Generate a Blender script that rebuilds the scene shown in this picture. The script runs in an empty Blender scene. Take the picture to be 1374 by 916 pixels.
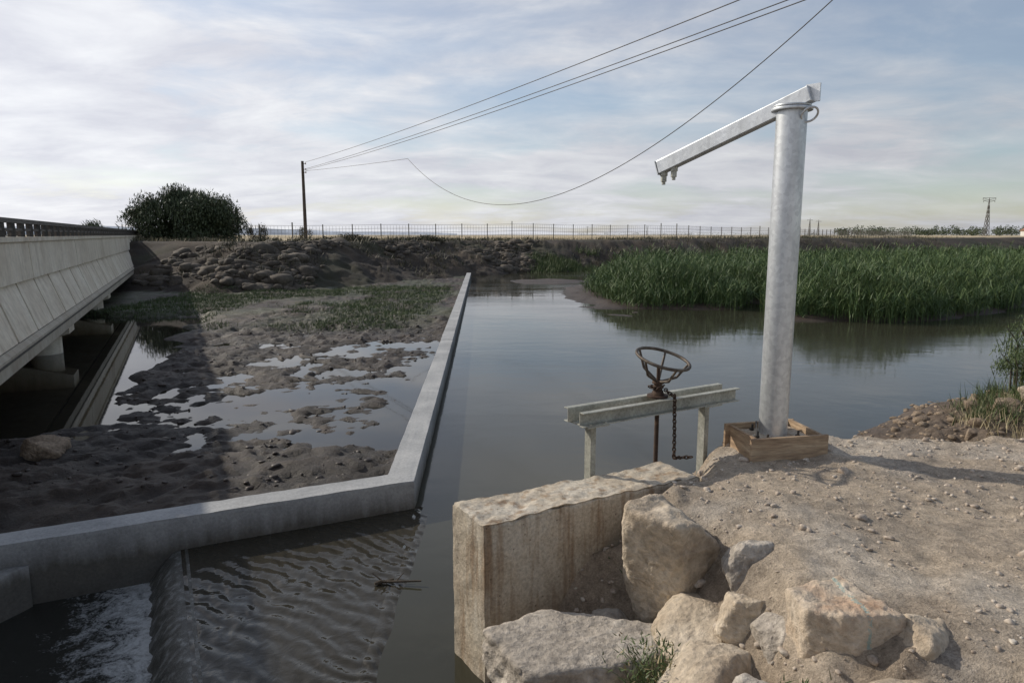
import bpy, bmesh, math, random
import numpy as np
from mathutils import Vector, Matrix
random.seed(7); rng=np.random.default_rng(7)
S=bpy.context.scene
COL=S.collection
# ------------------------------------------------------------ noise
def _h(a,b,c):
    h=(a*374761393+b*668265263+c*974634777)&0xffffffff
    h=((h^(h>>13))*1274126177)&0xffffffff
    return ((h^(h>>16))&0xffffffff)/4294967295.0
def n3(x,y,z):
    x,y,z=np.broadcast_arrays(np.asarray(x,float),np.asarray(y,float),np.asarray(z,float))
    xi=np.floor(x).astype(np.int64);yi=np.floor(y).astype(np.int64);zi=np.floor(z).astype(np.int64)
    fx=x-xi;fy=y-yi;fz=z-zi
    fx=fx*fx*(3-2*fx);fy=fy*fy*(3-2*fy);fz=fz*fz*(3-2*fz)
    r=0
    for a in (0,1):
        for b in (0,1):
            for c in (0,1):
                w=(fx if a else 1-fx)*(fy if b else 1-fy)*(fz if c else 1-fz)
                r=r+w*_h(xi+a,yi+b,zi+c)
    return r*2-1
def n2(x,y,s=0):
    x=np.asarray(x,float);y=np.asarray(y,float)
    xi=np.floor(x).astype(np.int64);yi=np.floor(y).astype(np.int64)
    fx=x-xi;fy=y-yi
    fx=fx*fx*(3-2*fx);fy=fy*fy*(3-2*fy)
    r=(1-fx)*(1-fy)*_h(xi,yi,s)+fx*(1-fy)*_h(xi+1,yi,s)+(1-fx)*fy*_h(xi,yi+1,s)+fx*fy*_h(xi+1,yi+1,s)
    return r*2-1
def fbm(x,y,s=0,o=4,lac=2.03,g=.5):
    r=0;a=1;t=0
    for i in range(o):
        r=r+a*n2(x+i*17.3,y-i*9.1,s+i*13);t+=a
        x,y=(x*.8-y*.6)*lac,(x*.6+y*.8)*lac;a*=g
    return r/t
def sd(px,py,poly):
    px=np.asarray(px,float);py=np.asarray(py,float)
    d=np.full(px.shape,1e18);ins=np.zeros(px.shape,bool)
    n=len(poly)
    for i in range(n):
        ax,ay=poly[i];bx,by=poly[(i+1)%n]
        ex,ey=bx-ax,by-ay
        t=np.clip(((px-ax)*ex+(py-ay)*ey)/(ex*ex+ey*ey),0,1)
        dd=(px-ax-t*ex)**2+(py-ay-t*ey)**2
        d=np.minimum(d,dd)
        if ay!=by:
            c=((ay>py)!=(by>py))&(px<(bx-ax)*(py-ay)/(by-ay)+ax)
            ins^=c
    d=np.sqrt(d)
    return np.where(ins,d,-d)
def sst(a,b,x):
    t=np.clip((x-a)/(b-a),0,1);return t*t*(3-2*t)
# ------------------------------------------------------------ materials
def ramp(nt,fac,stops):
    r=nt.nodes.new('ShaderNodeValToRGB');e=r.color_ramp.elements
    while len(e)<len(stops): e.new(.5)
    for i,(p,c) in enumerate(stops):
        e[i].position=p;e[i].color=(*c,1) if len(c)==3 else c
    nt.links.new(fac,r.inputs[0]);return r.outputs[0]
def newmat(name):
    m=bpy.data.materials.new(name);m.use_nodes=True;nt=m.node_tree
    b=nt.nodes['Principled BSDF'];return m,nt,b
def coords(nt,scale=(1,1,1)):
    tc=nt.nodes.new('ShaderNodeTexCoord');mp=nt.nodes.new('ShaderNodeMapping')
    mp.inputs['Scale'].default_value=scale
    nt.links.new(tc.outputs['Object'],mp.inputs[0]);return mp.outputs[0]
def noise(nt,vec,scale,detail=5,rough=.6,dist=0):
    n=nt.nodes.new('ShaderNodeTexNoise');n.inputs['Scale'].default_value=scale
    n.inputs['Detail'].default_value=detail;n.inputs['Roughness'].default_value=rough
    n.inputs['Distortion'].default_value=dist
    nt.links.new(vec,n.inputs['Vector']);return n.outputs[0]
def mixc(nt,f,a,b,mode='MIX'):
    m=nt.nodes.new('ShaderNodeMix');m.data_type='RGBA';m.blend_type=mode
    for v,s in ((f,m.inputs[0]),(a,m.inputs[6]),(b,m.inputs[7])):
        if isinstance(v,(int,float)): s.default_value=v
        elif isinstance(v,tuple): s.default_value=(*v,1)
        else: nt.links.new(v,s)
    return m.outputs[2]
def mth(nt,op,a,b=None,clamp=False):
    m=nt.nodes.new('ShaderNodeMath');m.operation=op;m.use_clamp=clamp
    for v,s in ((a,m.inputs[0]),(b,m.inputs[1])):
        if v is None: continue
        if isinstance(v,(int,float)): s.default_value=v
        else: nt.links.new(v,s)
    return m.outputs[0]
def bump(nt,b,h,strength,dist):
    n=nt.nodes.new('ShaderNodeBump');n.inputs['Strength'].default_value=strength
    n.inputs['Distance'].default_value=dist
    nt.links.new(h,n.inputs['Height']);nt.links.new(n.outputs[0],b.inputs['Normal'])
def mat_surf(name,c1,c2,c3=None,scale=2,rough=.85,bs=.5,bd=.01,metal=0,fine=25,stretch=(1,1,1)):
    m,nt,b=newmat(name);v=coords(nt,stretch)
    a=noise(nt,v,scale,4);f=noise(nt,v,fine,5,.7)
    st=[(.3,c1),(.65,c2)] if c3 is None else [(.3,c1),(.52,c2),(.72,c3)]
    c=ramp(nt,a,st)
    g=ramp(nt,f,[(.3,(.62,.62,.62)),(.7,(1.25,1.25,1.25))])
    c=mixc(nt,1.0,c,g,'MULTIPLY')
    nt.links.new(c,b.inputs['Base Color']);b.inputs['Roughness'].default_value=rough
    b.inputs['Metallic'].default_value=metal
    h=mth(nt,'ADD',a,f);bump(nt,b,h,bs,bd);return m
M={}
def mat_weir():
    m,nt,b=newmat('concrete_grey');v=coords(nt)
    a=noise(nt,v,1.1,6,.65,.3);f=noise(nt,v,38,5,.75)
    c=ramp(nt,a,[(.3,(.25,.255,.255)),(.5,(.35,.355,.355)),(.7,(.45,.45,.44))])
    tc=nt.nodes.new('ShaderNodeTexCoord');sx=nt.nodes.new('ShaderNodeSeparateXYZ');nt.links.new(tc.outputs['Object'],sx.inputs[0])
    st=noise(nt,coords(nt,(5,5,.5)),1.6,4,.6)
    hgt=mth(nt,'ADD',sx.outputs[2],mth(nt,'MULTIPLY',mth(nt,'SUBTRACT',st,.5),.30))
    damp=ramp(nt,mth(nt,'MULTIPLY',mth(nt,'ADD',hgt,1.25),3.0),[(.2,(.34,.32,.28)),(.45,(.62,.61,.59)),(.85,(1,1,1))])
    c=mixc(nt,1.0,c,damp,'MULTIPLY')
    c=mixc(nt,1.0,c,ramp(nt,f,[(.3,(.72,.72,.72)),(.7,(1.15,1.15,1.15))]),'MULTIPLY')
    nt.links.new(c,b.inputs['Base Color']);b.inputs['Roughness'].default_value=.85
    bump(nt,b,mth(nt,'ADD',a,mth(nt,'MULTIPLY',f,.5)),.4,.008);return m
M['conc_grey']=mat_weir()
def mat_gatewall():
    m,nt,b=newmat('concrete_stained');v=coords(nt)
    a=noise(nt,v,2.2,6,.65,.3);f=noise(nt,v,45,5,.75)
    c=ramp(nt,a,[(.3,(.37,.30,.22)),(.5,(.52,.45,.35)),(.7,(.62,.57,.48))])
    st=noise(nt,coords(nt,(7,7,.5)),1.5,4,.6)
    c=mixc(nt,mth(nt,'MULTIPLY',ramp(nt,st,[(.50,(0,0,0)),(.66,(1,1,1))]),.75),c,(.23,.135,.065))
    vo=nt.nodes.new('ShaderNodeTexVoronoi');vo.inputs['Scale'].default_value=15;nt.links.new(v,vo.inputs['Vector'])
    pit=ramp(nt,vo.outputs['Distance'],[(.05,(.25,.22,.2)),(.12,(1,1,1))])
    c=mixc(nt,.8,c,pit,'MULTIPLY')
    c=mixc(nt,1.0,c,ramp(nt,f,[(.3,(.6,.6,.6)),(.7,(1.22,1.22,1.22))]),'MULTIPLY')
    nt.links.new(c,b.inputs['Base Color']);b.inputs['Roughness'].default_value=.9
    bump(nt,b,mth(nt,'ADD',a,f),.7,.012);return m
M['conc_gate']=mat_gatewall()
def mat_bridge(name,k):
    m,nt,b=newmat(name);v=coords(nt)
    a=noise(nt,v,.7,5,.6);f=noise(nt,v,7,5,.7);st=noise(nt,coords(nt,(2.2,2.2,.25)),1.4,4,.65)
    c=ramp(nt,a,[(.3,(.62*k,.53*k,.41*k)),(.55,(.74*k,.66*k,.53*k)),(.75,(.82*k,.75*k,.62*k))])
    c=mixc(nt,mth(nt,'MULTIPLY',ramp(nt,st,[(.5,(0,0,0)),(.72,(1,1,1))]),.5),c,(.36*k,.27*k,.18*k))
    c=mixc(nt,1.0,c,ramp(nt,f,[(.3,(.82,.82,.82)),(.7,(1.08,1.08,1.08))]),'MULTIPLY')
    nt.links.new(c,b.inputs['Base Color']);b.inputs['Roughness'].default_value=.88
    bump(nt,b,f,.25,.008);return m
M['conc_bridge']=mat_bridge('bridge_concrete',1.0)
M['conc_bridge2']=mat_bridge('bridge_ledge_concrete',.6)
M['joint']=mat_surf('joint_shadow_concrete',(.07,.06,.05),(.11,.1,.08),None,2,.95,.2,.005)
M['dark_metal']=mat_surf('weathered_steel',(.05,.045,.04),(.09,.08,.07),None,3,.6,.2,.003,.6)
M['fencewire']=mat_surf('fence_steel',(.10,.09,.075),(.16,.15,.13),None,3,.7,.1,.003,.2)
M['rust']=mat_surf('rusty_iron',(.035,.022,.016),(.07,.042,.028),(.12,.075,.045),14,.75,.5,.003,.35,fine=120)
M['rust2']=mat_surf('worn_iron',(.05,.040,.032),(.10,.08,.062),(.18,.155,.125),14,.6,.4,.002,.5,fine=120)
M['wood']=mat_surf('formwork_timber',(.24,.16,.10),(.38,.27,.17),(.48,.37,.25),3,.8,.4,.003,fine=10,stretch=(1,1,9))
M['polewood']=mat_surf('pole_timber',(.05,.04,.03),(.09,.07,.055),None,2,.85,.4,.01)
M['rock']=mat_surf('limestone',(.33,.255,.18),(.52,.435,.33),(.64,.565,.46),2.6,.9,.9,.025,fine=24)
M['rock_grey']=mat_surf('grey_stone',(.28,.245,.205),(.43,.38,.32),(.54,.495,.43),3,.9,.9,.025,fine=24)
M['rock_brown']=mat_surf('brown_stone',(.13,.095,.065),(.24,.18,.125),(.36,.28,.20),3,.9,.9,.025,fine=24)
M['rock_dark']=mat_surf('riprap_stone',(.042,.034,.026),(.085,.070,.053),(.18,.15,.118),.8,.9,.6,.03,fine=9)
M['pebble']=mat_surf('pebbles',(.26,.20,.15),(.44,.37,.30),(.60,.55,.47),9,.9,.4,.004,fine=60)
def mat_galv():
    m,nt,b=newmat('galvanised_steel');v=coords(nt)
    vo=nt.nodes.new('ShaderNodeTexVoronoi');vo.inputs['Scale'].default_value=34;nt.links.new(v,vo.inputs['Vector'])
    a=noise(nt,coords(nt,(1,1,.22)),6,5,.65)
    c=ramp(nt,a,[(.3,(.45,.47,.48)),(.55,(.60,.62,.63)),(.75,(.72,.74,.75))])
    bw=nt.nodes.new('ShaderNodeRGBToBW');nt.links.new(vo.outputs['Color'],bw.inputs[0])
    c=mixc(nt,1.0,c,ramp(nt,bw.outputs[0],[(.2,(.88,.88,.89)),(.8,(1.06,1.06,1.06))]),'MULTIPLY')
    nt.links.new(c,b.inputs['Base Color']);b.inputs['Metallic'].default_value=.7
    r=ramp(nt,a,[(.3,(.50,.50,.50)),(.7,(.34,.34,.34))]);nt.links.new(r,b.inputs['Roughness'])
    bump(nt,b,a,.15,.004);return m
M['galv']=mat_galv()
M['paintgrey']=mat_surf('grey_painted_steel',(.27,.27,.23),(.38,.38,.33),(.45,.45,.40),6,.6,.2,.002,.2,fine=50)
def mat_rockpink():
    m=mat_surf('reddish_stone',(.44,.27,.17),(.54,.44,.33),(.62,.54,.44),3.2,.9,.9,.025,fine=24)
    nt=m.node_tree;b=nt.nodes['Principled BSDF'];src=b.inputs['Base Color'].links[0].from_socket
    tc=nt.nodes.new('ShaderNodeTexCoord');sx=nt.nodes.new('ShaderNodeSeparateXYZ');nt.links.new(tc.outputs['Object'],sx.inputs[0])
    nn=noise(nt,tc.outputs['Object'],30,5,.75)
    d=mth(nt,'ABSOLUTE',mth(nt,'SUBTRACT',mth(nt,'ADD',sx.outputs[0],mth(nt,'MULTIPLY',nn,.05)),1.61))
    k=mth(nt,'MULTIPLY',mth(nt,'LESS_THAN',d,.010),mth(nt,'GREATER_THAN',nn,.48))
    c=mixc(nt,mth(nt,'MULTIPLY',k,.5),src,(.16,.36,.36));nt.links.new(c,b.inputs['Base Color']);return m
M['rock_pink']=mat_rockpink()
def mat_leaf(name,c1,c2,c3):
    m,nt,b=newmat(name)
    g=nt.nodes.new('ShaderNodeNewGeometry')
    v=coords(nt);a=noise(nt,v,.5,2,.6)
    f=mth(nt,'ADD',mth(nt,'MULTIPLY',g.outputs['Random Per Island'],.6),mth(nt,'MULTIPLY',a,.45))
    c=ramp(nt,f,[(.2,c1),(.5,c2),(.85,c3)])
    nt.links.new(c,b.inputs['Base Color']);b.inputs['Roughness'].default_value=.6
    return m
M['reed']=mat_leaf('reed_leaves',(.028,.056,.013),(.052,.100,.024),(.12,.165,.05))
M['bushleaf']=mat_leaf('bush_leaves',(.026,.038,.017),(.050,.070,.032),(.10,.125,.058))
M['drygrass']=mat_leaf('dry_grass',(.20,.155,.08),(.32,.26,.14),(.46,.39,.24))
M['scrub']=mat_leaf('scrub_leaves',(.028,.033,.015),(.055,.054,.026),(.12,.105,.058))
M['grass']=mat_leaf('green_grass',(.035,.058,.015),(.058,.092,.025),(.11,.14,.05))
M['bark']=mat_surf('bark',(.05,.04,.03),(.09,.07,.05),None,5,.9,.5,.01)
def mat_ground():
    m,nt,b=newmat('ground_soil')
    at=nt.nodes.new('ShaderNodeAttribute');at.attribute_name='Col'
    wt=nt.nodes.new('ShaderNodeAttribute');wt.attribute_name='wet'
    v=coords(nt);a=noise(nt,v,1.4,5,.65);f=noise(nt,v,14,6,.75);ff=noise(nt,v,85,4,.8)
    g=ramp(nt,a,[(.3,(.70,.70,.72)),(.7,(1.27,1.24,1.20))])
    c=mixc(nt,1.0,at.outputs['Color'],g,'MULTIPLY')
    c=mixc(nt,1.0,c,ramp(nt,f,[(.3,(.58,.57,.56)),(.7,(1.35,1.35,1.35))]),'MULTIPLY')
    c=mixc(nt,1.0,c,ramp(nt,ff,[(.32,(.62,.62,.62)),(.68,(1.32,1.32,1.32))]),'MULTIPLY')
    nt.links.new(c,b.inputs['Base Color'])
    r=mth(nt,'SUBTRACT',.95,mth(nt,'MULTIPLY',wt.outputs['Fac'],.40));nt.links.new(r,b.inputs['Roughness'])
    h=mth(nt,'ADD',mth(nt,'MULTIPLY',f,1.0),mth(nt,'MULTIPLY',ff,.45));bump(nt,b,h,1.0,.045);return m
M['ground']=mat_ground()
def mat_water(name,c,scale,bs,bd,rough=.03,stretch=(1,1,1),extra=None):
    m,nt,b=newmat(name);v=coords(nt,stretch)
    a=noise(nt,v,scale,3,.5,.4);l=noise(nt,v,.25,3,.5)
    cc=mixc(nt,l,tuple(x*.75 for x in c),tuple(x*1.3 for x in c))
    nt.links.new(cc,b.inputs['Base Color']);b.inputs['IOR'].default_value=1.333
    b.inputs['Roughness'].default_value=rough
    h=a
    if extra=='waves':
        tc=nt.nodes.new('ShaderNodeTexCoord')
        hs=[]
        for rot,sc,ds in ((-62,1.9,7.),(-35,2.6,8.)):
            w=nt.nodes.new('ShaderNodeTexWave');w.bands_direction='X';w.wave_profile='SIN'
            mp=nt.nodes.new('ShaderNodeMapping');mp.inputs['Rotation'].default_value=(0,0,math.radians(rot))
            nt.links.new(tc.outputs['Object'],mp.inputs[0]);nt.links.new(mp.outputs[0],w.inputs[0])
            w.inputs['Scale'].default_value=sc;w.inputs['Distortion'].default_value=ds;w.inputs['Detail'].default_value=2
            w.inputs['Detail Scale'].default_value=.8;w.inputs['Detail Roughness'].default_value=.55
            hs.append(w.outputs['Fac'])
        h=mth(nt,'ADD',mth(nt,'MULTIPLY',a,.6),mth(nt,'ADD',mth(nt,'MULTIPLY',hs[0],.5),mth(nt,'MULTIPLY',hs[1],.35)))
        env=noise(nt,tc.outputs['Object'],.9,2,.5)
        h=mth(nt,'MULTIPLY',h,mth(nt,'ADD',.15,mth(nt,'MULTIPLY',env,1.3)))
    if extra=='river':
        w2=noise(nt,coords(nt,(.25,.6,1)),1.1,3,.5,.5)
        h=mth(nt,'ADD',mth(nt,'MULTIPLY',a,.6),mth(nt,'MULTIPLY',w2,1.2))
        rr=noise(nt,coords(nt,(.16,.35,1)),1.0,3,.55,.6)
        nt.links.new(ramp(nt,rr,[(.40,(.03,.03,.03)),(.62,(.12,.12,.12))]),b.inputs['Roughness'])
    bump(nt,b,h,bs,bd);return m
M['water']=mat_water('river_water',(.040,.039,.027),2.2,.26,.02,extra='river')
M['water_dn']=mat_water('puddle_water',(.022,.020,.015),1.5,.08,.01)
M['water_crest']=mat_water('spillway_water',(.038,.034,.025),7,.75,.028,.06,extra='waves')
M['nappe']=mat_surf('overflow_water',(.05,.048,.04),(.10,.10,.09),(.28,.29,.28),5,.4,.5,.02,fine=30,stretch=(3,3,.6))
def mat_foam():
    m,nt,b=newmat('churning_water')
    tc=nt.nodes.new('ShaderNodeTexCoord');dt=nt.nodes.new('ShaderNodeVectorMath');dt.operation='DOT_PRODUCT'
    sb=nt.nodes.new('ShaderNodeVectorMath');sb.operation='SUBTRACT';sb.inputs[1].default_value=(-3.09,6.0,0)
    nt.links.new(tc.outputs['Object'],sb.inputs[0]);nt.links.new(sb.outputs[0],dt.inputs[0]);dt.inputs[1].default_value=(-.887,-.462,0)
    d=dt.outputs['Value']
    v=coords(nt);a=noise(nt,v,5,6,.7,1.2);f=noise(nt,v,42,5,.8,.3)
    fall=mth(nt,'SUBTRACT',1.35,mth(nt,'DIVIDE',d,.85),True)
    k=mth(nt,'ADD',mth(nt,'MULTIPLY',a,.62),mth(nt,'MULTIPLY',f,.45))
    k=mth(nt,'ADD',k,mth(nt,'MULTIPLY',fall,.30))
    msk=ramp(nt,k,[(.66,(0,0,0)),(.86,(1,1,1))])
    c=mixc(nt,msk,(.030,.030,.024),(.62,.64,.64))
    nt.links.new(c,b.inputs['Base Color'])
    nt.links.new(mth(nt,'ADD',.07,mth(nt,'MULTIPLY',msk,.6)),b.inputs['Roughness']);b.inputs['IOR'].default_value=1.333
    bump(nt,b,mth(nt,'ADD',a,mth(nt,'MULTIPLY',f,.6)),.9,.06);return m
M['foam']=mat_foam()
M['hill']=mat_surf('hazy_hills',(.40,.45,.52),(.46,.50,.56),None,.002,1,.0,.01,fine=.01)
M['white']=mat_surf('whitewash',(.55,.53,.48),(.68,.66,.6),None,.5,.9,.1,.01)
M['tile']=mat_surf('roof_tiles',(.2,.1,.06),(.3,.16,.1),None,.5,.9,.1,.01)
M['glass']=mat_surf('window_glass',(.02,.025,.03),(.03,.035,.04),None,.5,.2,.0,.01)
M['ceramic']=mat_surf('insulator_ceramic',(.2,.12,.08),(.26,.16,.1),None,5,.3,.0,.01)
M['clod']=mat_surf('mud_clods',(.020,.013,.009),(.038,.025,.017),(.07,.047,.032),2,.55,.6,.01)
# ------------------------------------------------------------ mesh helpers
def empty(name):
    o=bpy.data.objects.new(name,None);COL.objects.link(o);return o
def add(name,v,f,mat,parent=None,smooth=False):
    me=bpy.data.meshes.new(name);me.from_pydata([tuple(map(float,p)) for p in v],[],[tuple(map(int,q)) for q in f]);me.update()
    o=bpy.data.objects.new(name,me);COL.objects.link(o)
    me.materials.append(mat)
    if smooth: me.polygons.foreach_set('use_smooth',[True]*len(me.polygons))
    if parent: o.parent=parent
    return o
def fastmesh(name,V,F,mat,parent=None,smooth=False):
    V=np.asarray(V,np.float32);F=np.asarray(F,np.int32)
    me=bpy.data.meshes.new(name);n=F.shape[1]
    me.vertices.add(len(V));me.vertices.foreach_set('co',V.ravel())
    me.loops.add(F.size);me.loops.foreach_set('vertex_index',F.ravel())
    me.polygons.add(len(F));me.polygons.foreach_set('loop_start',np.arange(0,F.size,n,dtype=np.int32))
    me.polygons.foreach_set('loop_total',np.full(len(F),n,np.int32))
    if smooth: me.polygons.foreach_set('use_smooth',np.ones(len(F),bool))
    me.update(calc_edges=True)
    o=bpy.data.objects.new(name,me);COL.objects.link(o);me.materials.append(mat)
    if parent:o.parent=parent
    return o
class MB:
    def __init__(s): s.v=[];s.f=[]
    def put(s,v,f):
        n=len(s.v);s.v+= [tuple(p) for p in v];s.f+=[tuple(i+n for i in q) for q in f]
    def cyl(s,p0,p1,r0,r1=None,n=12,cap=True):
        r1=r0 if r1 is None else r1
        p0=Vector(p0);p1=Vector(p1);d=(p1-p0).normalized()
        a=d.orthogonal().normalized();b=d.cross(a)
        v=[];f=[]
        for p,r in ((p0,r0),(p1,r1)):
            for i in range(n):
                t=2*math.pi*i/n;v.append(p+a*math.cos(t)*r+b*math.sin(t)*r)
        for i in range(n):
            j=(i+1)%n;f.append((i,j,n+j,n+i))
        if cap:f.append(tuple(range(n-1,-1,-1)));f.append(tuple(range(n,2*n)))
        s.put(v,f)
    def bar(s,p0,p1,w,h,up=(0,0,1)):
        p0=Vector(p0);p1=Vector(p1);d=(p1-p0).normalized();up=Vector(up)
        if abs(d.dot(up.normalized()))>.999: up=Vector((1,0,0))
        a=d.cross(up).normalized();b=a.cross(d).normalized()
        v=[p+a*x*w/2+b*y*h/2 for p in(p0,p1) for x,y in((-1,-1),(1,-1),(1,1),(-1,1))]
        s.put(v,[(3,2,1,0),(4,5,6,7),(0,1,5,4),(1,2,6,5),(2,3,7,6),(3,0,4,7)])
    def torus(s,c,R,r,axis=(0,0,1),n=32,m=8,sx=1.0,major=(1,0,0)):
        c=Vector(c);ax=Vector(axis).normalized();a=Vector(major);a=(a-ax*a.dot(ax)).normalized();b=ax.cross(a)
        v=[];f=[]
        for i in range(n):
            t=2*math.pi*i/n;dr=a*math.cos(t)*sx+b*math.sin(t)
            for j in range(m):
                u=2*math.pi*j/m
                rad=(a*math.cos(t)+b*math.sin(t))
                v.append(c+dr*R+rad*math.cos(u)*r+ax*math.sin(u)*r)
        for i in range(n):
            for j in range(m):
                f.append((i*m+j,((i+1)%n)*m+j,((i+1)%n)*m+(j+1)%m,i*m+(j+1)%m))
        s.put(v,f)
    def make(s,name,mat,parent=None,smooth=False,bevel=0):
        o=add(name,s.v,s.f,mat,parent,False)
        if bevel:
            b=o.modifiers.new('b','BEVEL');b.width=bevel;b.segments=2;b.limit_method='ANGLE'
        if smooth:
            o.data.polygons.foreach_set('use_smooth',[True]*len(o.data.polygons))
            e=o.modifiers.new('e','EDGE_SPLIT');e.split_angle=math.radians(40)
        return o
def rough_block(name,quad,z0,z1,mat,cuts=30,amp=.006,chip=.02,parent=None,topz=None):
    bm=bmesh.new();bmesh.ops.create_cube(bm,size=1)
    bmesh.ops.subdivide_edges(bm,edges=bm.edges[:],cuts=cuts,use_grid_fill=True)
    co=np.array([v.co[:] for v in bm.verts])+.5
    a,b,c=co.T
    q=np.array(quad,float)
    P=((1-a)*(1-b))[:,None]*q[0]+(a*(1-b))[:,None]*q[1]+(a*b)[:,None]*q[2]+((1-a)*b)[:,None]*q[3]
    zt=z1 if topz is None else topz(P[:,0],P[:,1])
    z=z0+(zt-z0)*c
    ext=(np.minimum(a,1-a)<1e-4).astype(int)+(np.minimum(b,1-b)<1e-4)+(np.minimum(c,1-c)<1e-4)
    nz=n3(P[:,0]*6,P[:,1]*6,z*6);nf=n3(P[:,0]*21+5,P[:,1]*21,z*21)
    P3=np.stack([P[:,0]+amp*(nz+.5*nf),P[:,1]+amp*(n3(P[:,0]*6+9,P[:,1]*6,z*6)+.5*nf),z+amp*.8*(nf+nz)],1)
    e=(ext>=2)
    ctr=((1-b)*.5)[:,None]*(q[0]+q[1])+(b*.5)[:,None]*(q[2]+q[3])
    dirv=ctr-P;ln=np.linalg.norm(dirv,axis=1)[:,None]+1e-6;dirv=dirv/ln
    k=(chip*(.35+.9*np.clip(nf+.4*nz,0,1)**1.5))*e
    P3[:,:2]+=dirv*k[:,None];P3[:,2]-=k*(c>.9)
    for v,p in zip(bm.verts,P3): v.co=p
    me=bpy.data.meshes.new(name);bm.to_mesh(me);bm.free()
    me.polygons.foreach_set('use_smooth',[True]*len(me.polygons))
    o=bpy.data.objects.new(name,me);COL.objects.link(o);me.materials.append(mat)
    es=o.modifiers.new('e','EDGE_SPLIT');es.split_angle=math.radians(50)
    if parent:o.parent=parent
    return o
_ico={}
def ico(sub):
    if sub not in _ico:
        bm=bmesh.new();bmesh.ops.create_icosphere(bm,subdivisions=sub,radius=1)
        v=np.array([x.co[:] for x in bm.verts]);f=np.array([[q.index for q in p.verts] for p in bm.faces]);bm.free()
        _ico[sub]=(v,f)
    return _ico[sub]
def rockgeo(c,size,seed,sub=4,rot=None,nf=11,rough=.03):
    v,f=ico(sub);r_=np.random.default_rng(seed)
    n=r_.normal(size=(nf,3));n/=np.linalg.norm(n,axis=1)[:,None]
    n=np.vstack([n,np.eye(3),-np.eye(3)])
    d=np.concatenate([r_.uniform(.62,.95,nf),np.full(6,.92)])
    dt=v@n.T
    rr=np.where(dt>.05,d/np.maximum(dt,.05),9)
    k=20.0 if sub>3 else 30.
    r=-np.log(np.exp(-k*rr).sum(1))/k
    p=v*r[:,None]
    if rough:
        s=seed*3.7
        q=n3(p[:,0]*3+s,p[:,1]*3,p[:,2]*3)*1.2+n3(p[:,0]*8+s,p[:,1]*8,p[:,2]*8)*.7
        if sub>4: q=q-np.abs(n3(p[:,0]*5+s,p[:,1]*5+2,p[:,2]*5))*1.1+n3(p[:,0]*20+s,p[:,1]*20,p[:,2]*20)*.35+n3(p[:,0]*45+s,p[:,1]*45,p[:,2]*45)*.18
        p=p*(1+rough*q)[:,None]
    p=p*(np.array(size)/2)
    an=r_.uniform(0,6.28) if rot is None else rot
    tl=r_.uniform(-.3,.3)
    ca,sa=math.cos(an),math.sin(an);R=np.array([[ca,-sa,0],[sa,ca,0],[0,0,1]])
    ct,st=math.cos(tl),math.sin(tl);T=np.array([[1,0,0],[0,ct,-st],[0,st,ct]])
    return p@(R@T).T+np.array(c),f
def rock(name,c,size,seed,mat,sub=6,rot=0.,nf=11,rough=.035):
    v,f=rockgeo(c,size,seed,sub,rot,nf,rough);return fastmesh(name,v,f,mat,None,True)
def rocks(name,items,mat,sub=2,smooth=False):
    V=[];F=[];n=0
    for c,s,sd_ in items:
        v,f=rockgeo(c,s,sd_,sub,None,8,.04 if sub>1 else 0);V.append(v);F.append(f+n);n+=len(v)
    return fastmesh(name,np.vstack(V),np.vstack(F),mat,None,smooth)
def blades(base,dirv,L,W,droop,seg=2,side=None):
    N=len(base);L=np.broadcast_to(L,(N,));W=np.broadcast_to(W,(N,));droop=np.broadcast_to(droop,(N,))
    a=rng.uniform(0,6.283,N);sv=np.stack([np.cos(a),np.sin(a),np.zeros(N)],1)
    V=np.zeros((N,2*(seg+1),3))
    for i in range(seg+1):
        s=i/seg
        p=base+dirv*(L*s)[:,None];p[:,2]-=droop*L*s*s
        w=(W*(1-s)**.6*.5+.0005)[:,None]
        V[:,2*i]=p-sv*w;V[:,2*i+1]=p+sv*w
    q=np.array([[2*i,2*i+1,2*i+3,2*i+2] for i in range(seg)])
    F=(q[None]+(np.arange(N)*2*(seg+1))[:,None,None]).reshape(-1,4)
    return V.reshape(-1,3),F
def udir(N,lo,hi):
    t=rng.uniform(lo,hi,N);a=rng.uniform(0,6.283,N)
    return np.stack([np.sin(t)*np.cos(a),np.sin(t)*np.sin(a),np.cos(t)],1)
def join(parts):
    V=[];F=[];n=0
    for v,f in parts: V.append(v);F.append(f+n);n+=len(v)
    return np.vstack(V),np.vstack(F)
# ------------------------------------------------------------ terrain
WZ=-1.2; DZ=-1.34
NEAR=[(-.1,4.5),(.95,5.22),(1.15,5.9),(1.7,6.7),(2.4,7.3),(3.5,7.9),(4.6,8.7),(5.1,9.7),(6.9,11.4),(8.9,12.2),(14,14),(30,20),(80,28),(4000,300),(4000,-4000),(-300,-4000),(-40,-60),(-6,-14),(-1.4,-3),(-1.,.9),(.3,1.9),(.72,2.3),(.74,2.9),(.68,3.5),(.5,4.0)]
SHELF=[(-.2,4.45),(.9,5.0),(3,5),(3,-4),(-1.4,-4),(-1.,.9),(-.0,2.2),(-.12,3.0),(-.16,3.7)]
FAR=[(-5000,42),(-60,42),(-30,38),(-19,34.5),(-15,33),(-11,35),(-8,40),(-3.5,46.5),(.75,53),(7,57.5),(20,65),(40,78),(75,100),(150,150),(5000,1500),(5000,9000),(-5000,9000)]
LEFT=[(-26,-6000),(-26,60),(-5000,60),(-5000,-6000)]
REED=[(4.7,39),(4.3,33),(4.9,27.4),(8.6,27),(10.4,30),(11.0,29),(9.8,23.6),(13,23),(18,25.6),(24,31.0),(40,38),(90,60),(120,105),(75,95),(40,73),(20,59),(10,50),(6.2,46)]
def wallx(y): return -1.04-1.78*(y-6.96)/40.2
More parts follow.
